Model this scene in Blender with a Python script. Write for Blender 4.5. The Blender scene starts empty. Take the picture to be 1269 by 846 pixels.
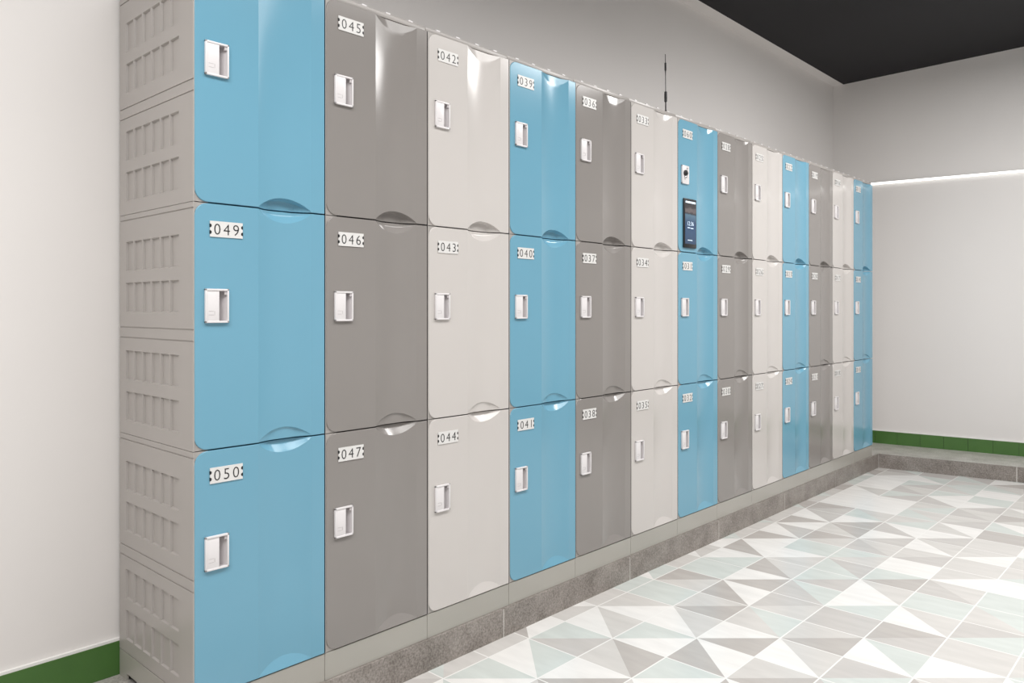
import bpy, bmesh, math, random
from mathutils import Vector, Matrix
random.seed(7)
S = bpy.context.scene
COL = S.collection

# ------------------------------------------------------------------ constants (metres)
FOC, CX, CY0 = 960.0, 572.0, 382.4          # focal length / principal point for a 1269x846 frame
THETA = math.atan((1524 - CX) / FOC)
CAMX, CAMZ = 1.7567, 1.116
Y0, W = 0.8614, 0.381155                    # first column's left edge, column width
ZB = 0.173                                  # underside of the lowest lockers
H = 0.600
PLAT = 0.097                                # top of the tiled plinth
DEPTH = 0.44
BACKX = -0.452                              # back wall plane
TILT = 0.14                                 # far wall is slightly out of square
def far_y(x): return 6.363 + TILT * (x + 0.45)
def curb_y(x): return 5.928 + 0.17 * (x - 0.0114)

# ------------------------------------------------------------------ materials
def nodes_of(name):
    m = bpy.data.materials.new(name); m.use_nodes = True
    nt = m.node_tree; b = nt.nodes['Principled BSDF']
    return m, nt, b
def plain(name, col, rough=0.4, spec=0.5, metal=0.0, bump=0.0, bscale=200, var=0.0, vscale=8, coat=0.0):
    m, nt, b = nodes_of(name)
    b.inputs['Base Color'].default_value = (*col, 1)
    b.inputs['Roughness'].default_value = rough
    b.inputs['Specular IOR Level'].default_value = spec
    b.inputs['Metallic'].default_value = metal
    b.inputs['Coat Weight'].default_value = coat
    tc = nt.nodes.new('ShaderNodeTexCoord')
    if var > 0:
        n = nt.nodes.new('ShaderNodeTexNoise'); n.inputs['Scale'].default_value = vscale
        n.inputs['Detail'].default_value = 6
        nt.links.new(tc.outputs['Object'], n.inputs['Vector'])
        r = nt.nodes.new('ShaderNodeValToRGB')
        r.color_ramp.elements[0].position = 0.3; r.color_ramp.elements[1].position = 0.7
        r.color_ramp.elements[0].color = (*[c * (1 - var) for c in col], 1)
        r.color_ramp.elements[1].color = (*[min(1, c * (1 + var)) for c in col], 1)
        nt.links.new(n.outputs['Fac'], r.inputs['Fac'])
        nt.links.new(r.outputs['Color'], b.inputs['Base Color'])
    if bump > 0:
        n2 = nt.nodes.new('ShaderNodeTexNoise'); n2.inputs['Scale'].default_value = bscale
        nt.links.new(tc.outputs['Object'], n2.inputs['Vector'])
        bp = nt.nodes.new('ShaderNodeBump'); bp.inputs['Strength'].default_value = bump
        bp.inputs['Distance'].default_value = 0.002
        nt.links.new(n2.outputs['Fac'], bp.inputs['Height'])
        nt.links.new(bp.outputs['Normal'], b.inputs['Normal'])
    return m
def emitter(name, col, strength):
    m, nt, b = nodes_of(name)
    b.inputs['Base Color'].default_value = (*col, 1)
    b.inputs['Emission Color'].default_value = (*col, 1)
    b.inputs['Emission Strength'].default_value = strength
    return m

M = {}
DR = 0.16
M['blue'] = plain('blue_plastic', (0.162, 0.378, 0.51), DR, 0.5, var=0.015, vscale=3, bump=0.012, bscale=9)
M['grey'] = plain('grey_plastic', (0.268, 0.25, 0.238), DR, 0.5, var=0.02, vscale=3, bump=0.012, bscale=9)
M['white'] = plain('ivory_plastic', (0.60, 0.57, 0.55), DR, 0.5, var=0.01, vscale=3, bump=0.012, bscale=9)
M['body'] = plain('grey_body_plastic', (0.395, 0.37, 0.352), 0.32, 0.5, var=0.02, vscale=3)
M['base'] = plain('base_panel_plastic', (0.40, 0.385, 0.35), 0.16, 0.5, var=0.02, vscale=3)
M['lock'] = plain('white_lock_plastic', (0.78, 0.755, 0.765), 0.3)
M['pocket'] = plain('grey_lock_pocket', (0.55, 0.52, 0.53), 0.4)
M['plate'] = plain('plate_white', (0.74, 0.73, 0.72), 0.35)
M['ink'] = plain('black_ink', (0.012, 0.012, 0.014), 0.45)
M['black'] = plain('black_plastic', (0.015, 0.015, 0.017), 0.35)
M['chrome'] = plain('chrome', (0.75, 0.75, 0.77), 0.15, metal=1.0)
M['wall'] = plain('wall_paint', (0.80, 0.775, 0.76), 0.65, 0.3, var=0.012, vscale=1.5, bump=0.03, bscale=120)
M['green'] = plain('green_skirting', (0.065, 0.165, 0.035), 0.3, 0.5, var=0.12, vscale=5)
M['caulk'] = plain('white_caulk', (0.85, 0.84, 0.82), 0.5)
M['ceil'] = plain('black_ceiling', (0.006, 0.0055, 0.008), 0.6, 0.3, var=0.2, vscale=2)
M['led'] = emitter('led_strip', (1.0, 0.985, 0.96), 1.6)
M['steel'] = plain('led_housing', (0.7, 0.7, 0.69), 0.4)

def stone_mat(name, dark, light, rough):
    m, nt, b = nodes_of(name)
    tc = nt.nodes.new('ShaderNodeTexCoord')
    n = nt.nodes.new('ShaderNodeTexNoise'); n.inputs['Scale'].default_value = 170; n.inputs['Detail'].default_value = 4
    n2 = nt.nodes.new('ShaderNodeTexNoise'); n2.inputs['Scale'].default_value = 9; n2.inputs['Detail'].default_value = 6
    for k in (n, n2): nt.links.new(tc.outputs['Object'], k.inputs['Vector'])
    mx = nt.nodes.new('ShaderNodeMath'); mx.operation = 'MULTIPLY_ADD'
    mx.inputs[1].default_value = 0.6; nt.links.new(n.outputs['Fac'], mx.inputs[0])
    m2 = nt.nodes.new('ShaderNodeMath'); m2.operation = 'MULTIPLY'; m2.inputs[1].default_value = 0.4
    nt.links.new(n2.outputs['Fac'], m2.inputs[0]); nt.links.new(m2.outputs[0], mx.inputs[2])
    r = nt.nodes.new('ShaderNodeValToRGB')
    r.color_ramp.elements[0].position = 0.36; r.color_ramp.elements[0].color = (*dark, 1)
    r.color_ramp.elements[1].position = 0.64; r.color_ramp.elements[1].color = (*light, 1)
    nt.links.new(mx.outputs[0], r.inputs['Fac']); nt.links.new(r.outputs['Color'], b.inputs['Base Color'])
    b.inputs['Roughness'].default_value = rough
    return m
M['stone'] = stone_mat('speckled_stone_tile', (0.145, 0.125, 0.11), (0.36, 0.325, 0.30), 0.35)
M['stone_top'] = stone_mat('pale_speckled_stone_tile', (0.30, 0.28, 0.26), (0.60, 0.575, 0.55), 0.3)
M['grout'] = plain('pale_grout', (0.66, 0.64, 0.61), 0.7)

def floor_mat(name, col):
    """Glazed tile colour with pale grout along the 200 mm tile joints (object x/y grid)."""
    m, nt, b = nodes_of(name)
    tc = nt.nodes.new('ShaderNodeTexCoord'); sep = nt.nodes.new('ShaderNodeSeparateXYZ')
    nt.links.new(tc.outputs['Object'], sep.inputs[0])
    def mth(op, a, bv=None):
        q = nt.nodes.new('ShaderNodeMath'); q.operation = op
        for k, v in enumerate((a, bv)):
            if v is None: continue
            if isinstance(v, (int, float)): q.inputs[k].default_value = v
            else: nt.links.new(v, q.inputs[k])
        return q.outputs[0]
    masks = []
    for ax, pitch in (('X', FPX), ('Y', FPY)):
        u = mth('DIVIDE', sep.outputs[ax], pitch)
        fr = mth('ABSOLUTE', mth('SUBTRACT', mth('FRACT', mth('ADD', u, 0.5)), 0.5))
        masks.append(mth('LESS_THAN', fr, 0.0115))
    g = mth('MAXIMUM', masks[0], masks[1])
    n = nt.nodes.new('ShaderNodeTexNoise'); n.inputs['Scale'].default_value = 6; n.inputs['Detail'].default_value = 5
    mp = nt.nodes.new('ShaderNodeMapping'); mp.inputs['Scale'].default_value = (1, 3.5, 1)
    nt.links.new(tc.outputs['Object'], mp.inputs['Vector']); nt.links.new(mp.outputs[0], n.inputs['Vector'])
    r = nt.nodes.new('ShaderNodeValToRGB')
    r.color_ramp.elements[0].position = 0.3; r.color_ramp.elements[1].position = 0.7
    r.color_ramp.elements[0].color = (*[c * 0.94 for c in col], 1)
    r.color_ramp.elements[1].color = (*[min(1, c * 1.05) for c in col], 1)
    nt.links.new(n.outputs['Fac'], r.inputs['Fac'])
    mix = nt.nodes.new('ShaderNodeMix'); mix.data_type = 'RGBA'
    nt.links.new(g, mix.inputs['Factor']); nt.links.new(r.outputs['Color'], mix.inputs['A'])
    mix.inputs['B'].default_value = (0.80, 0.79, 0.77, 1)
    nt.links.new(mix.outputs['Result'], b.inputs['Base Color'])
    b.inputs['Roughness'].default_value = 0.24
    return m
FPX, FPY = 0.20127, 0.20078
FLOOR_COLS = {'W': (0.78, 0.765, 0.745), 'L': (0.60, 0.58, 0.557), 'G': (0.585, 0.62, 0.595),
              'M': (0.53, 0.507, 0.488), 'D': (0.465, 0.438, 0.415)}
FM = {k: floor_mat('floor_tile_' + n, FLOOR_COLS[k]) for k, n in
      dict(W='white', L='light_grey', G='mint', M='mid_grey', D='taupe').items()}

# ------------------------------------------------------------------ mesh helpers
def link(name, me, mats, parent=None, loc=None):
    o = bpy.data.objects.new(name, me); COL.objects.link(o)
    if parent: o.parent = parent
    if loc: o.location = loc
    if mats is not None and me is not None:
        set_mats(o, mats)
    return o
def set_mats(o, mats):
    me = o.data
    while len(me.materials) < len(mats): me.materials.append(None)
    for k, m in enumerate(mats):
        o.material_slots[k].link = 'OBJECT'; o.material_slots[k].material = m
def finish(bm, name, sharp=30, smooth=False):
    bmesh.ops.recalc_face_normals(bm, faces=bm.faces)
    if smooth:
        for f in bm.faces: f.smooth = True
        for e in bm.edges:
            if len(e.link_faces) == 2 and e.calc_face_angle(0) > math.radians(sharp): e.smooth = False
    me = bpy.data.meshes.new(name); bm.to_mesh(me); bm.free()
    return me
def box(bm, x0, x1, y0, y1, z0, z1, mat=0, bev=0.0):
    vs = [bm.verts.new(p) for p in [(x0,y0,z0),(x1,y0,z0),(x1,y1,z0),(x0,y1,z0),(x0,y0,z1),(x1,y0,z1),(x1,y1,z1),(x0,y1,z1)]]
    fs = [bm.faces.new([vs[i] for i in q]) for q in ((0,3,2,1),(4,5,6,7),(0,1,5,4),(1,2,6,5),(2,3,7,6),(3,0,4,7))]
    for f in fs: f.material_index = mat
    if bev > 0:
        es = list({e for f in fs for e in f.edges})
        r = bmesh.ops.bevel(bm, geom=es, offset=bev, segments=2, affect='EDGES', profile=0.5)
        for f in r['faces']: f.material_index = mat
    return fs
def prism(bm, pts, d0, d1, axis='x', mat=0):
    """pts: 2-D outline; extruded along axis between d0 and d1."""
    def P(p, d):
        return {'x': (d, p[0], p[1]), 'y': (p[0], d, p[1]), 'z': (p[0], p[1], d)}[axis]
    a = [bm.verts.new(P(p, d0)) for p in pts]; b = [bm.verts.new(P(p, d1)) for p in pts]
    fs = [bm.faces.new(a), bm.faces.new(b[::-1])]
    n = len(pts)
    for i in range(n):
        fs.append(bm.faces.new([a[i], a[(i+1) % n], b[(i+1) % n], b[i]]))
    for f in fs: f.material_index = mat
    return fs
def lathe(bm, prof, cx, cy, segs=20, mat=0, base=0.0, axis='z'):
    """prof: list of (radius, height) closed at both ends."""
    rings = []
    for r, h in prof:
        ring = []
        for k in range(segs):
            a = 2 * math.pi * k / segs
            p = (cx + r * math.cos(a), cy + r * math.sin(a), base + h)
            if axis == 'x': p = (base + h, cx + r * math.cos(a), cy + r * math.sin(a))
            ring.append(bm.verts.new(p))
        rings.append(ring)
    fs = []
    for i in range(len(rings) - 1):
        for k in range(segs):
            fs.append(bm.faces.new([rings[i][k], rings[i][(k+1) % segs], rings[i+1][(k+1) % segs], rings[i+1][k]]))
    fs.append(bm.faces.new(rings[0][::-1])); fs.append(bm.faces.new(rings[-1]))
    for f in fs: f.material_index = mat
def text_into(bm, s, yc, zc, height, x, depth=0.0006, mat=0, spacing=1.12, squeeze=1.0):
    cu = bpy.data.curves.new('t', 'FONT'); cu.body = s; cu.align_x = 'CENTER'; cu.align_y = 'CENTER'
    cu.space_character = spacing; cu.extrude = 0.5; cu.resolution_u = 3; cu.offset = -0.012
    ob = bpy.data.objects.new('t', cu); COL.objects.link(ob)
    dg = bpy.context.evaluated_depsgraph_get(); dg.update()
    me = bpy.data.meshes.new_from_object(ob.evaluated_get(dg))
    xs = [v.co.x for v in me.vertices]; ys = [v.co.y for v in me.vertices]
    sc = height / (max(ys) - min(ys)); mx = (max(xs) + min(xs)) / 2; my = (max(ys) + min(ys)) / 2
    n0 = len(bm.faces); off = len(bm.verts)
    bm.from_mesh(me); bm.verts.ensure_lookup_table(); bm.faces.ensure_lookup_table()
    for v in bm.verts[off:]:
        c = v.co.copy()
        v.co = (x + (c.z + 0.5) * depth, yc + (c.x - mx) * sc * squeeze, zc + (c.y - my) * sc)
    for f in bm.faces[n0:]: f.material_index = mat; f.smooth = False
    bpy.data.objects.remove(ob); bpy.data.curves.remove(cu); bpy.data.meshes.remove(me)

def tag(o, label=None, cat=None, group=None, kind=None):
    if label: o['label'] = label
    if cat: o['category'] = cat
    if group: o['group'] = group
    if kind: o['kind'] = kind
    return o
def struct(name, bm, mats, **kw):
    return tag(link(name, finish(bm, name, **kw), mats), kind='structure')

# ------------------------------------------------------------------ the setting
# floor: 200 mm tiles, each cut by one diagonal into two coloured triangles
FX, FY = 0.47347, 2.0231
known = {}
def setc(i, j, **kw):
    for k, v in kw.items(): known[(i, j, k)] = v
setc(0,0,S='G',W='D',N='W',E='D'); setc(1,0,W='W',N='D',S='L',E='W'); setc(2,0,W='L',N='D',S='M',E='W')
setc(-1,0,W='G',N='M',S='W',E='L'); setc(-2,0,S='G',N='L',E='W',W='L')
setc(0,1,S='G',E='W',N='W',W='L'); setc(1,1,W='L',N='D',S='W',E='L'); setc(2,1,W='G',N='L',S='L',E='M')
setc(3,1,W='M',N='G',S='D',E='W'); setc(-1,1,S='G',E='W',W='W',N='L')
setc(1,2,W='G',N='L',S='L',E='D'); setc(0,2,N='G',E='G',S='L',W='L'); setc(2,2,W='W',N='D',S='M',E='M')
setc(3,2,W='G',N='M',S='W',E='W'); setc(1,3,S='D',E='G',W='G',N='L'); setc(2,3,W='G',N='G',S='W',E='D')
setc(3,3,W='L',N='L',S='G',E='G'); setc(2,4,S='W',E='D',N='W',W='L'); setc(3,4,W='W',N='W',S='W',E='G')
setc(4,4,W='G',S='G',N='L',E='M'); setc(3,5,S='D',E='W',N='L',W='L'); setc(4,5,W='M',S='D',N='W',E='L')
setc(4,6,S='D',E='W',N='L',W='L'); setc(5,6,W='M',N='M',S='W',E='G'); setc(5,7,S='D',E='W',N='L',W='D')
setc(-1,-1,N='D'); setc(0,-1,N='W'); setc(1,-1,N='D'); setc(2,-1,N='G'); setc(-2,-1,N='W')
setc(3,0,W='G',N='M',S='W',E='L'); setc(4,1,W='L',N='G',S='M',E='L'); setc(4,2,W='L',N='D',S='G',E='M')
setc(4,3,W='M',N='L',S='G',E='W'); setc(5,3,W='W',N='M',S='L',E='L'); setc(5,4,W='L',N='M',S='L',E='W')
keys = ['W', 'L', 'G', 'M', 'D']
bm = bmesh.new()
def tri_key(m, n, part):
    """colour of a triangle: m,n tile index, part 0/1"""
    if (m + n) % 2 == 0:            # joined by the diagonal along (+1,+1): part 0 lies to -x, part 1 to +x
        # lattice vertices (m,n) and (m+1,n+1);  i = (m+n)/2, j=(n-m)/2
        i, j = (m + n) // 2, (n - m) // 2
        return (i, j, 'S') if part == 0 else (i, j - 1, 'N')
    # diagonal along (-1,+1): vertices (m+1,n) and (m,n+1)
    i, j = (m + 1 + n) // 2, (n - m - 1) // 2
    return (i - 1, j, 'E') if part == 0 else (i, j, 'W')
mats = [FM[k] for k in keys]
vcache = {}
def fv(m, n):
    if (m, n) not in vcache: vcache[(m, n)] = bm.verts.new((m * FPX, n * FPY, 0))
    return vcache[(m, n)]
def colour(m, n, part):
    k = tri_key(m, n, part)
    c = known.get(k)
    if c is None: c = random.choices(keys, (3.0, 3.4, 2.8, 1.8, 0.9))[0]
    return keys.index(c)
for m in range(-3, 21):
    for n in range(-26, 24):
        x0, y0 = FX + m * FPX, FY + n * FPY
        if x0 + FPX < 0 or y0 > curb_y(x0 + FPX) : continue
        a, b, c, d = fv(m, n), fv(m+1, n), fv(m+1, n+1), fv(m, n+1)
        if (m + n) % 2 == 0: t = ((a, c, d), (a, b, c))
        else: t = ((a, b, d), (b, c, d))
        for p, q in enumerate(t):
            f = bm.faces.new(q); f.material_index = colour(m, n, p)
o = struct('floor', bm, mats); o.location = (FX, FY, 0)

# plinth: stone tiled step along both walls (kerb faces have pale joints)
XF, YE = 4.45, -2.6                       # room extents
bm = bmesh.new()
kx = 0.004
top_out = [(BACKX, YE), (kx - 0.001, YE), (kx - 0.001, curb_y(kx) + 0.0012), (XF, curb_y(XF) + 0.0012), (XF, far_y(XF)), (BACKX, far_y(BACKX))]
prism(bm, top_out, -0.02, PLAT - 0.003, 'z', 1)
# kerb tiles along the lockers
js = [1.972 + 0.7815 * k for k in range(-6, 6)]
js = [YE] + [j for j in js if YE < j < curb_y(0) - 0.1] + [curb_y(0.0) + 0.006]
for a, b in zip(js[:-1], js[1:]):
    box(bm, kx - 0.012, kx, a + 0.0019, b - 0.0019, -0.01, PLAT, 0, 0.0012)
# top tiles of the plinth
ys = [YE + 0.4 * k for k in range(0, 22)] + [5.9]
for a, b in zip(ys[:-1], ys[1:]):
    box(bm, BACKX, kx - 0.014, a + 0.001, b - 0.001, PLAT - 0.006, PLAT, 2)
# far kerb and far plinth top
cs, sn = math.cos(math.atan(0.17)), math.sin(math.atan(0.17))
L0 = 0.0
while L0 < 4.4:
    a = L0 + 0.0022; b = min(L0 + 0.79, 4.42) - 0.0022
    def q(s, t): return (0.004 + s * cs - t * sn, curb_y(0.004) + s * sn + t * cs)
    prism(bm, [q(a, 0), q(b, 0), q(b, 0.012), q(a, 0.012)], -0.01, PLAT, 'z', 0)
    L0 += 0.79
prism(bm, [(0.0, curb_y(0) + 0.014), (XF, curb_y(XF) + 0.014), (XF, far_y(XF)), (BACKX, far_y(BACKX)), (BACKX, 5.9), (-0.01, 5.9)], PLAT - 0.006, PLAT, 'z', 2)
struct('trim_1', bm, [M['stone'], M['grout'], M['stone_top']])

# walls
bm = bmesh.new(); box(bm, BACKX - 0.12, BACKX, YE - 0.1, 6.6, -0.05, 3.2); struct('wall_back', bm, [M['wall']])
bm = bmesh.new()
prism(bm, [(BACKX - 0.1, far_y(BACKX - 0.1)), (XF + 0.1, far_y(XF + 0.1)), (XF + 0.1, far_y(XF) + 0.2), (BACKX - 0.1, far_y(BACKX) + 0.2)], -0.05, 3.5, 'z')
struct('wall_right', bm, [M['wall']])
bm = bmesh.new(); box(bm, XF, XF + 0.12, YE - 0.1, 7.3, -0.05, 3.5); struct('wall_front', bm, [M['wall']])
bm = bmesh.new(); box(bm, BACKX - 0.1, XF + 0.1, YE - 0.14, YE, -0.05, 3.5); struct('wall_left', bm, [M['wall']])
# ceiling: black field inside a narrow pale border along the back wall
def cz(x): return 2.86 + 0.057 * (x + 0.38)
bm = bmesh.new()
def slab(x0, x1, ya, yb0, yb1, th, mat):
    p = [(x0, ya, cz(x0)), (x1, ya, cz(x1)), (x1, yb1, cz(x1)), (x0, yb0, cz(x0))]
    lo = [bm.verts.new(v) for v in p]; hi = [bm.verts.new((v[0], v[1], v[2] + th)) for v in p]
    fs = [bm.faces.new(lo[::-1]), bm.faces.new(hi)] + [bm.faces.new([lo[k], lo[(k+1) % 4], hi[(k+1) % 4], hi[k]]) for k in range(4)]
    for f in fs: f.material_index = mat
slab(-0.378, XF + 0.05, YE - 0.05, far_y(-0.378) + 0.02, far_y(XF + 0.05) + 0.02, 0.1, 0)
struct('ceiling', bm, [M['ceil']])
bm = bmesh.new()
slab(BACKX - 0.01, -0.378, YE - 0.05, far_y(BACKX) + 0.02, far_y(-0.378) + 0.02, 0.1, 0)
struct('trim_2', bm, [M['wall']])
# green skirting
bm = bmesh.new()
box(bm, BACKX, BACKX + 0.010, YE, Y0 + 0.10, PLAT, PLAT + 0.094, 0, 0.0015)
box(bm, BACKX, BACKX + 0.009, YE, Y0 + 0.10, PLAT + 0.094, PLAT + 0.101, 1)
struct('baseboard_back', bm, [M['green'], M['caulk']])
bm = bmesh.new()
ct, st = math.cos(math.atan(TILT)), math.sin(math.atan(TILT))
def fq(s, t): return (BACKX + s * ct + t * st, far_y(BACKX) + s * st - t * ct)
s = 0.0
while s < 4.85:
    a, b = s + 0.0008, min(s + 0.148, 4.88) - 0.0008
    prism(bm, [fq(a, 0), fq(a, 0.010), fq(b, 0.010), fq(b, 0)], PLAT, PLAT + 0.094, 'z', 0)
    s += 0.148
prism(bm, [fq(0, 0), fq(0, 0.006), fq(4.88, 0.006), fq(4.88, 0)], PLAT, PLAT + 0.0935, 'z', 2)
prism(bm, [fq(0, 0), fq(0, 0.009), fq(4.88, 0.009), fq(4.88, 0)], PLAT + 0.094, PLAT + 0.101, 'z', 1)
struct('baseboard_right', bm, [M['green'], M['caulk'], M['ink']])

# linear light on the far wall
root = tag(link('linear_wall_light', None, None), 'thin glowing white light strip running along the far wall at locker-top height', 'light')
root.location = (*fq(2.4, 0.0), 2.056)
def rel(p, z): return (p[0] - root.location.x, p[1] - root.location.y, z - root.location.z)
bm = bmesh.new(); prism(bm, [fq(0.02, -0.001), fq(0.02, 0.014), fq(4.85, 0.014), fq(4.85, -0.001)], 2.0735, 2.078, 'z')
bmesh.ops.translate(bm, vec=-root.location, verts=bm.verts)
link('housing', finish(bm, 'housing'), [M['steel']], root)
bm = bmesh.new(); prism(bm, [fq(0.02, 0.0), fq(0.02, 0.012), fq(4.85, 0.012), fq(4.85, 0.0)], 2.0595, 2.0735, 'z')
bmesh.ops.translate(bm, vec=-root.location, verts=bm.verts)
link('diffuser', finish(bm, 'diffuser'), [M['led']], root)

# ------------------------------------------------------------------ locker parts (local frame: x front = 0, y from column edge, z from locker underside)
DY0, DY1, DZ0, DZ1 = 0.0050, 0.3774, 0.0028, 0.5972
CH0, CH1 = 0.1755, 0.3355                 # moulded channel
def door_mesh(bottom_depth=0.022, top_depth=0.022):
    bm = bmesh.new()
    R = 0.033
    yl = [DY0 + R * (1 - math.cos(math.radians(a))) for a in range(0, 91, 10)]
    yl += [0.0655, 0.0865, 0.10, 0.15, CH0 - 0.0015, CH0]
    N = 28
    yl += [CH0 + (CH1 - CH0) * k / N for k in range(1, N)]
    yl += [CH1, CH1 + 0.0015, 0.36, DY1]
    SAG = 0.0096
    def chan(y):
        if y <= CH0 or y >= CH1: return 0.0
        u = (y - CH0) / (CH1 - CH0) * 2 - 1
        return SAG * (1 - u * u)
    def lens(y):
        if y <= CH0 or y >= CH1: return 0.0
        u = (y - CH0) / (CH1 - CH0) * 2 - 1
        return 0.030 * (1 - u * u) ** 0.9
    rows = []
    # scallop sections from the seam (0) to the arc (1): steep under the upper door's rim, sloping on the lower door's rim
    frA = [0, 0.3, 0.6, 0.8, 0.88, 0.95, 1.0]; dpA = [1.0, 1.0, 1.0, 0.96, 0.80, 0.42, 0.0]
    frB = [0, 0.15, 0.27, 0.34, 0.66, 0.96, 1.0]; dpB = [1.0, 1.0, 0.99, 0.93, 0.50, 0.05, 0.0]
    def mixd(c, d, dd): return c * (1 - d) + d * (max(c, dd) if dd > 0 else 0.0)   # dd = 0: the channel runs out flush
    if bottom_depth == 0: dpA = [1 - f for f in frA]
    if top_depth < 0.015: dpB = [1 - f for f in frB]
    for y in yl:
        cut = 0.0
        if y < DY0 + R:
            q = DY0 + R - y; cut = R - math.sqrt(max(0, R * R - q * q))
        lo, hi = DZ0 + cut, DZ1 - cut
        h = lens(y); k = min(1, (h / 0.030) * 1.25); dd = top_depth * k; db = bottom_depth * k
        c = chan(y)
        col = []
        for f, d in zip(frA, dpA): col.append((-mixd(c, d, db), y, lo + f * h))
        for t in (0.02, 0.25, (0.3130 - DZ0) / (DZ1 - DZ0), (0.3870 - DZ0) / (DZ1 - DZ0), 0.8, 0.98):
            z = (lo + h) + t * (hi - lo - 2 * h); col.append((-c, y, z))
        for f, d in list(zip(frB, dpB))[::-1]: col.append((-mixd(c, d, dd), y, hi - f * h))
        rows.append([bm.verts.new(p) for p in col])
    for a, b in zip(rows[:-1], rows[1:]):
        for k in range(len(a) - 1):
            bm.faces.new([a[k], b[k], b[k+1], a[k+1]])
    bmesh.ops.remove_doubles(bm, verts=bm.verts, dist=0.00008)
    bmesh.ops.dissolve_degenerate(bm, edges=bm.edges, dist=0.00005)
    be = [e for e in bm.edges if len(e.link_faces) == 1]
    hole = [f for f in bm.faces if 0.0655 < f.calc_center_median().y < 0.0865 and 0.313 < f.calc_center_median().z < 0.387]
    # rounded rim: two rings outward/back, then the door's edge
    for dx, grow in ((-0.0006, 0.0007), (-0.0010, 0.0004), (-0.028, 0.0)):
        r = bmesh.ops.extrude_edge_only(bm, edges=be)
        nv = [g for g in r['geom'] if isinstance(g, bmesh.types.BMVert)]
        be = [g for g in r['geom'] if isinstance(g, bmesh.types.BMEdge)]
        cen = Vector((0, (DY0 + DY1) / 2, (DZ0 + DZ1) / 2))
        for v in nv:
            v.co.x += dx
            sy = -1 if v.co.y < DY0 + 0.035 else (1 if v.co.y > DY1 - 0.003 else 0)
            sz = -1 if v.co.z < 0.036 else (1 if v.co.z > 0.564 else 0)
            v.co.y += sy * grow; v.co.z += sz * grow
    bmesh.ops.delete(bm, geom=hole, context='FACES_ONLY')
    return finish(bm, 'door', sharp=9, smooth=True)
DOORS = [door_mesh(0.0), door_mesh(0.0135), door_mesh(0.028, 0.012)]      # bottom, middle, top tier

def body_mesh(side):
    bm = bmesh.new()
    ya = 0.006 if side else 0.0006
    fs = box(bm, -DEPTH, -0.060, ya, W - 0.0006, 0.0006, H - 0.0006)
    fs[3].material_index = 1  # carcass front coloured black as the shade behind the door gaps
    if not side:
        fs = box(bm, -0.062, -0.0012, 0.0006, 0.0034, 0.0006, H - 0.0006)     # hinge side lip, side faces coloured black for the shade in the gap
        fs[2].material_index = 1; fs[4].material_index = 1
    # corner blocks seen behind the rounded corners
    for z0, sg in ((0.0010, 1), (H - 0.0010, -1)):
        pts = [(0.0034, z0), (0.040, z0), (0.0034, z0 + sg * 0.038)]
        if sg < 0: pts = pts[::-1]
        prism(bm, pts, -0.0610, -0.0032, 'x')
    # rear clips on the top edge of the carcass back
    return finish(bm, 'body')
BODY, BODY_END = body_mesh(False), body_mesh(True)

def side_mesh():
    """Louvred outer panel on the left end: recessed slots and moulded grooves, on plane y = 0."""
    bm = bmesh.new()
    xs = [-DEPTH, -0.412]
    pitch = 0.0545; x = -0.399
    slots_x = []
    for k in range(6):
        xs += [x + 0.003, x + 0.0055, x + pitch - 0.006, x + pitch - 0.0035]; slots_x.append((x + 0.0055, x + pitch - 0.006)); x += pitch
    xs += [-0.040, -0.0012]
    zs = [0.0006]
    slots_z = []
    grooves = [(0.2635, 0.2660), (0.2915, 0.2940), (0.5835, 0.586)]
    for a, b in ((0.040, 0.114), (0.152, 0.226), (0.337, 0.411), (0.449, 0.523)):
        zs += [a - 0.003, a, b, b + 0.003]; slots_z.append((a, b))
    for a, b in grooves: zs += [a - 0.0004, a, b, b + 0.0004]
    zs += [H - 0.0006]
    xs = sorted(set(round(v, 5) for v in xs)); zs = sorted(set(round(v, 5) for v in zs))
    def dep(x, z):
        for a, b in grooves:
            if a - 1e-6 <= z <= b + 1e-6: return 0.0022
        for p, q in slots_x:
            if p - 1e-5 <= x <= q + 1e-5:
                for a, b in slots_z:
                    if a - 1e-5 <= z <= b + 1e-5: return 0.0065
        return 0.0
    g = [[bm.verts.new((x, 0.0004 + dep(x, z), z)) for z in zs] for x in xs]
    for i in range(len(xs) - 1):
        for k in range(len(zs) - 1):
            bm.faces.new([g[i][k], g[i+1][k], g[i+1][k+1], g[i][k+1]])
    be = [e for e in bm.edges if len(e.link_faces) == 1]
    r = bmesh.ops.extrude_edge_only(bm, edges=be)
    for v in r['geom']:
        if isinstance(v, bmesh.types.BMVert): v.co.y = 0.0058 if v.co.x < -0.02 else 0.0048
    return finish(bm, 'side_panel')
SIDE = side_mesh()

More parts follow.
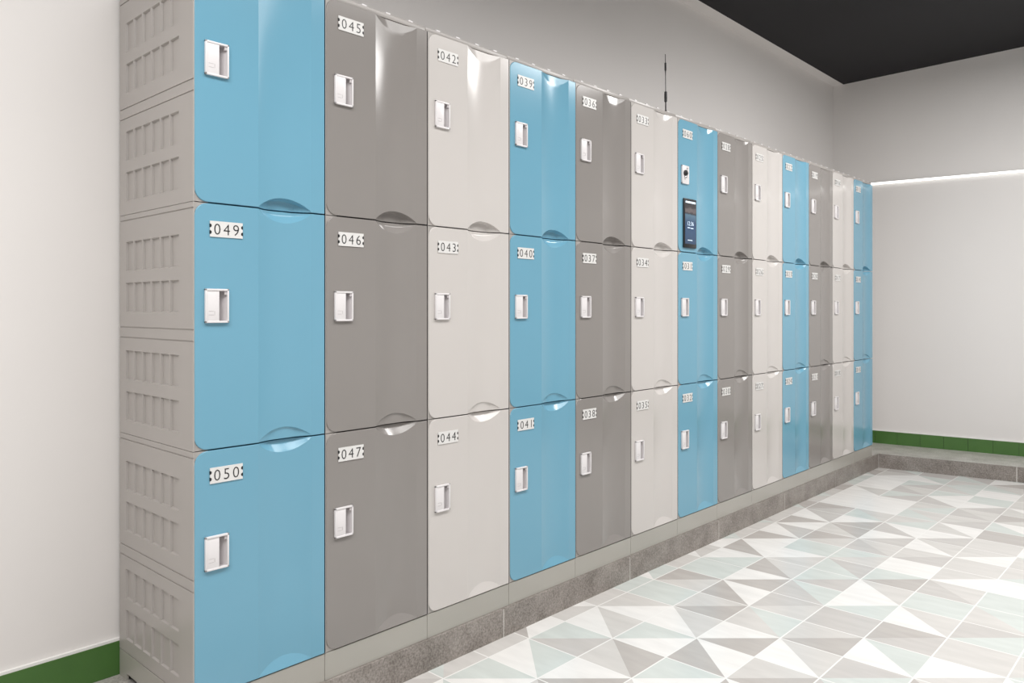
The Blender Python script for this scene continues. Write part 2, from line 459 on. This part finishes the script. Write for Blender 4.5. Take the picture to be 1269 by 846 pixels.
def lock_mesh(kind='pull'):
    bm = bmesh.new()
    y0, y1, z0, z1 = 0.0282, 0.0905, 0.3085, 0.3915
    t = 0.0045; b = 0.0035
    ys, zs = 0.0650, 0
    xb = 0.0002
    # frame bars
    for q in ((y0, y1, z0, z0 + 0.005), (y0, y1, z1 - 0.005, z1), (y0, y0 + 0.0045, z0, z1), (y1 - 0.0045, y1, z0, z1)):
        box(bm, xb, 0.0072, *q, 0, 0.0010)
    if kind == 'pull':
        box(bm, xb, 0.0056, y0 + 0.004, ys, z0 + 0.004, z1 - 0.004, 0, 0.0008)          # flat plate
        # finger pocket sunk through the door: deep behind the plate, sloping up to the right
        pts = [(0.0655, 0.0056), (0.0655, -0.0185), (0.0700, -0.0185), (0.0865, 0.0010), (0.0865, 0.0056)]
        za, zb = 0.3132, 0.3868
        lo = [bm.verts.new((p[1], p[0], za)) for p in pts]; hi = [bm.verts.new((p[1], p[0], zb)) for p in pts]
        for k in range(4):
            f = bm.faces.new([lo[k], lo[k+1], hi[k+1], hi[k]]); f.material_index = 1
        for ring in (lo, hi):
            f = bm.faces.new(ring); f.material_index = 1
        # small moulded marks on the plate
        box(bm, 0.0052, 0.0061, y0 + 0.009, y0 + 0.022, z0 + 0.019, z0 + 0.020, 1)
        box(bm, 0.0052, 0.0061, y0 + 0.009, y0 + 0.022, z0 + 0.028, z0 + 0.029, 1)
        box(bm, 0.0052, 0.0061, y0 + 0.024, y0 + 0.025, z0 + 0.019, z0 + 0.029, 1)
        # latch nib in the corner of the pocket
        box(bm, -0.006, 0.0046, y1 - 0.011, y1 - 0.0045, z1 - 0.014, z1 - 0.0048, 1)
    else:
        box(bm, xb, 0.0072, y0 + 0.004, y1 - 0.004, z0 + 0.004, z1 - 0.004, 0, 0.0008)
        box(bm, -0.004, 0.001, 0.064, 0.088, 0.311, 0.389, 0)
        lathe(bm, [(0.0135, 0.0), (0.0135, 0.006), (0.011, 0.009), (0.004, 0.009)], 0.052, 0.356, 24, 2, 0.007, 'x')
        box(bm, 0.015, 0.019, 0.0435, 0.0605, 0.3535, 0.3585, 2, 0.0008)
        lathe(bm, [(0.007, 0.0), (0.007, 0.006), (0.005, 0.008), (0.001, 0.008)], 0.052, 0.338, 20, 3, 0.007, 'x')
        box(bm, 0.007, 0.009, 0.068, 0.071, 0.366, 0.382, 1)
        box(bm, 0.007, 0.009, 0.068, 0.080, 0.379, 0.382, 1)
    return finish(bm, 'lock', sharp=35, smooth=True)
LOCK, LOCK_KEY = lock_mesh(), lock_mesh('key')

def plate_mesh(s):
    bm = bmesh.new()
    y0, y1, z0, z1 = 0.0425, 0.1300, 0.5180, 0.5565
    n = 0.0045; hz = z1 - z0
    L = [(y0, z1), (y0, z1 - .16*hz), (y0 + n, z1 - .24*hz), (y0 + n, z1 - .36*hz), (y0, z1 - .44*hz), (y0, z1 - .58*hz),
         (y0 + n, z1 - .66*hz), (y0 + n, z1 - .78*hz), (y0, z1 - .86*hz), (y0, z0)]
    Rr = [(y0 + y1 - p[0], p[1]) for p in L][::-1]
    out = L + Rr
    prism(bm, out, 0.0003, 0.0022, 'x', 0)
    for za, zb in ((.20, .40), (.62, .82)):       # dark blocks in the notches
        for yy in (y0 - 0.0008, y1 - 0.0034):
            box(bm, 0.0003, 0.0017, yy, yy + 0.0042, z1 - zb*hz, z1 - za*hz, 1)
    text_into(bm, s, (y0 + y1) / 2, (z0 + z1) / 2, 0.0265, 0.0022, 0.0005, 1, 1.28)
    return finish(bm, 'number_plate')

def cap_mesh():
    bm = bmesh.new()
    box(bm, -DEPTH, -0.0110, 0.0006, W - 0.0006, H - 0.0004, H + 0.0150, 0, 0.0014)
    for k in range(4):
        yc = W * (k + 0.62) / 4.3
        box(bm, -0.026, -0.0112, yc - 0.009, yc + 0.009, H + 0.0135, H + 0.0190, 1, 0.0012)
    return finish(bm, 'top_cap', sharp=35, smooth=True)
CAP = cap_mesh()

def screen_mat():
    m, nt, b = nodes_of('screen_picture')
    tc = nt.nodes.new('ShaderNodeTexCoord'); sep = nt.nodes.new('ShaderNodeSeparateXYZ')
    nt.links.new(tc.outputs['Object'], sep.inputs[0])
    mr = nt.nodes.new('ShaderNodeMapRange'); mr.inputs['From Min'].default_value = SC0; mr.inputs['From Max'].default_value = SC1
    n = nt.nodes.new('ShaderNodeTexNoise'); n.inputs['Scale'].default_value = 45
    nt.links.new(tc.outputs['Object'], n.inputs['Vector'])
    ad = nt.nodes.new('ShaderNodeMath'); ad.operation = 'MULTIPLY_ADD'; ad.inputs[1].default_value = 0.09
    nt.links.new(n.outputs['Fac'], ad.inputs[0]); nt.links.new(sep.outputs['Z'], mr.inputs['Value'])
    nt.links.new(mr.outputs[0], ad.inputs[2])
    r = nt.nodes.new('ShaderNodeValToRGB'); cr = r.color_ramp
    cr.elements[0].position = 0.05; cr.elements[0].color = (0.020, 0.060, 0.135, 1)
    cr.elements[1].position = 1.0; cr.elements[1].color = (0.012, 0.010, 0.012, 1)
    for p, c in ((0.3, (0.022, 0.075, 0.17)), (0.55, (0.025, 0.07, 0.16)), (0.72, (0.09, 0.19, 0.27)), (0.755, (0.02, 0.02, 0.03)),
                 (0.80, (0.14, 0.11, 0.11)), (0.86, (0.12, 0.10, 0.10)), (0.90, (0.02, 0.014, 0.016))):
        e = cr.elements.new(p); e.color = (*c, 1)
    nt.links.new(ad.outputs[0], r.inputs['Fac'])
    b.inputs['Base Color'].default_value = (0.01, 0.01, 0.012, 1); b.inputs['Roughness'].default_value = 0.12
    nt.links.new(r.outputs['Color'], b.inputs['Emission Color']); b.inputs['Emission Strength'].default_value = 1.0
    return m
SC0, SC1 = 0.038, 0.232
M['screen'] = screen_mat()
M['glyph'] = emitter('screen_glyphs', (0.62, 0.74, 0.85), 0.9)
def screen_mesh():
    bm = bmesh.new()
    y0, y1, z0, z1 = 0.0430, 0.1560, 0.0200, 0.2440
    box(bm, 0.0002, 0.0085, y0, y1, z0, z1, 0, 0.003)
    box(bm, 0.0080, 0.0089, y0 + 0.007, y1 - 0.007, SC0, z1 - 0.010, 1)
    yc = (y0 + y1) / 2
    box(bm, 0.0088, 0.0092, y0 + 0.011, y1 - 0.011, 0.2235, 0.2318, 2)        # bright bar at the head of the screen
    text_into(bm, '12:36', yc, 0.1310, 0.018, 0.0089, 0.0003, 2, 1.05)
    for ya, yb, z in ((-0.028, -0.004, 0.110), (0.0, 0.026, 0.1085), (-0.026, 0.016, 0.0535)):
        box(bm, 0.0088, 0.0092, yc + ya, yc + yb, z, z + 0.0028, 2)
    return finish(bm, 'touch_screen', sharp=35, smooth=True)
SCREEN = screen_mesh()

COLS = ['blue', 'grey', 'white', 'blue', 'grey', 'white', 'blue', 'grey', 'white', 'blue', 'grey', 'white', 'blue']
WORD = {'blue': 'sky-blue', 'grey': 'grey', 'white': 'off-white'}
ORD = ['nearest', 'second', 'third', 'fourth', 'fifth', 'sixth', 'seventh', 'eighth', 'ninth', 'tenth', 'eleventh', 'twelfth', 'farthest']
for c in range(13):
    colr = COLS[c]
    for r in range(3):                      # 0 bottom, 1 middle, 2 top
        num = '%03d' % (48 - 3 * c + (2 - r) + (1 if c > 6 else 0))
        if c == 6 and r == 2: num = '060'
        root = link('locker', None, None); root.location = (0, Y0 + c * W, ZB + r * H)
        tier = ('bottom', 'middle', 'top')[r]
        colname = ORD[c] + ' column'
        if c == 0 and r == 2:
            lab = 'sky-blue locker in the top tier of the nearest column, above locker 049'
        elif c == 6 and r == 2:
            lab = 'sky-blue locker with a black touch screen on its door, numbered 060'
        elif c <= 6:
            lab = f'{WORD[colr]} locker numbered {num}, {tier} tier of the {colname}'
        elif c == 12:
            lab = f'{WORD[colr]} locker in the {tier} tier of the farthest column, beside the far wall'
        else:
            lab = f'{WORD[colr]} locker in the {tier} tier, {colname} counted from the left'
        tag(root, lab, 'locker', 'lockers in the three-tier locker bank')
        if c == 0:
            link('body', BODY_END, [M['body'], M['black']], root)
            link('side_panel', SIDE, [M['body']], root)
        else:
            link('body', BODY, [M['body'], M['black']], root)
        d = link('door', DOORS[r], [M[colr]], root)
        pm = plate_mesh(num)
        link('number_plate', pm, [M['plate'], M['ink']], d)
        if c == 6 and r == 2:
            link('lock', LOCK_KEY, [M['lock'], M['pocket'], M['black'], M['chrome']], d)
            link('touch_screen', SCREEN, [M['black'], M['screen'], M['glyph']], d)
        else:
            link('lock', LOCK, [M['lock'], M['pocket']], d)
        if r == 2:
            link('top_cap', CAP, [M['body'], M['lock']], root)

# base panels under each column
def base_mesh(end):
    bm = bmesh.new(); h = ZB - PLAT
    box(bm, -0.020, -0.003, 0.0007, W - 0.0007, 0.0, h - 0.0014, 0, 0.0008)
    if end:
        # left return with a foot notch near the back
        pts = [(-DEPTH, 0.0), (-DEPTH + 0.05, 0.0), (-DEPTH + 0.05, 0.018), (-DEPTH + 0.115, 0.018), (-DEPTH + 0.115, 0.0), (-0.020, 0.0), (-0.020, h - 0.0014), (-DEPTH, h - 0.0014)]
        prism(bm, pts, 0.0007, 0.006, 'y', 0)
    else:
        box(bm, -DEPTH, -0.020, 0.0007, 0.006, 0.0, h - 0.0014)
    box(bm, -DEPTH, -0.020, W - 0.006, W - 0.0007, 0.0, h - 0.0014)
    return finish(bm, 'panel')
BASE, BASE_END = base_mesh(False), base_mesh(True)
def foot_mesh(n):
    bm = bmesh.new()
    lathe(bm, [(0.024, 0.0), (0.024, 0.008), (0.014, 0.011), (0.012, ZB - PLAT - 0.003)], -DEPTH + 0.082, 0.038, 20, 0)
    if n > 1: lathe(bm, [(0.024, 0.0), (0.024, 0.008), (0.014, 0.011), (0.012, ZB - PLAT - 0.003)], -DEPTH + 0.082, W - 0.040, 20, 0)
    return finish(bm, 'foot', smooth=True)
FOOT = foot_mesh(1)
for c in range(13):
    root = link('plinth_box', None, None); root.location = (0, Y0 + c * W, PLAT)
    w = WORD[COLS[c]]
    lab = f'glossy grey base panel under the {ORD[c]} column of lockers, on the stone step'
    tag(root, lab, 'plinth box', 'base panels under the lockers')
    link('panel', BASE_END if c == 0 else BASE, [M['base']], root)
    if c == 0: tag(link('foot', FOOT, [M['black']], root), 'black round foot')

# antenna on top of the lockers
root = tag(link('antenna', None, None), 'thin black rod antenna standing on top of the locker bank', 'antenna')
root.location = (-0.03, 3.095, ZB + 3 * H + 0.0150)
bm = bmesh.new(); lathe(bm, [(0.0042, 0.0), (0.0042, 0.012), (0.0028, 0.014), (0.0028, 0.048), (0.006, 0.052), (0.0066, 0.07), (0.006, 0.094), (0.002, 0.098)], 0, 0, 14)
link('base', finish(bm, 'base', smooth=True), [M['black']], root)
bm = bmesh.new(); lathe(bm, [(0.0017, 0.096), (0.0017, 0.165), (0.0023, 0.185), (0.0042, 0.192), (0.0042, 0.222), (0.0017, 0.226), (0.0017, 0.262)], 0, 0, 12)
bmesh.ops.rotate(bm, verts=bm.verts, cent=(0, 0, 0.096), matrix=Matrix.Rotation(math.radians(1.2), 3, 'X'))
link('rod', finish(bm, 'rod', smooth=True), [M['black']], root)

# ------------------------------------------------------------------ light
def area(name, loc, sx, sy, power, rot=(0, 0, 0), col=(1, 0.985, 0.965), spread=180):
    l = bpy.data.lights.new(name, 'AREA'); l.shape = 'RECTANGLE'; l.size = sx; l.size_y = sy; l.energy = power; l.color = col
    l.spread = math.radians(spread)
    o = bpy.data.objects.new(name, l); COL.objects.link(o); o.location = loc; o.rotation_euler = rot
    return o
area('fill_light_near', (1.1, -0.6, 2.88), 0.8, 1.4, 58, spread=164)  # unseen fill, added to brighten the left wall and side panels
area('ceiling_light_aisle', (1.45, 2.2, 2.93), 1.0, 4.0, 77, spread=156)
area('fill_light_far', (1.5, 4.7, 2.93), 1.0, 1.0, 58, spread=174)  # unseen fill, added to lift the far wall and far columns
w = bpy.data.worlds.new('World'); S.world = w; w.use_nodes = True
w.node_tree.nodes['Background'].inputs['Color'].default_value = (0.9, 0.92, 0.95, 1)
w.node_tree.nodes['Background'].inputs['Strength'].default_value = 0.15

# ------------------------------------------------------------------ camera
cam = bpy.data.cameras.new('Camera'); co = bpy.data.objects.new('Camera', cam); COL.objects.link(co)
cam.sensor_fit = 'HORIZONTAL'; cam.sensor_width = 36
cam.lens = FOC / 1269 * 36
cam.shift_x = (634.5 - CX) / 1269
cam.shift_y = -(423 - CY0) / 1269
co.location = (CAMX, 0, CAMZ); co.rotation_euler = (math.radians(90), 0, THETA)
cam.clip_start = 0.02
S.camera = co
S.view_settings.view_transform = 'Standard'; S.view_settings.look = 'None'
S.view_settings.exposure = 0.0; S.view_settings.gamma = 1.0
S.view_settings.use_curve_mapping = False
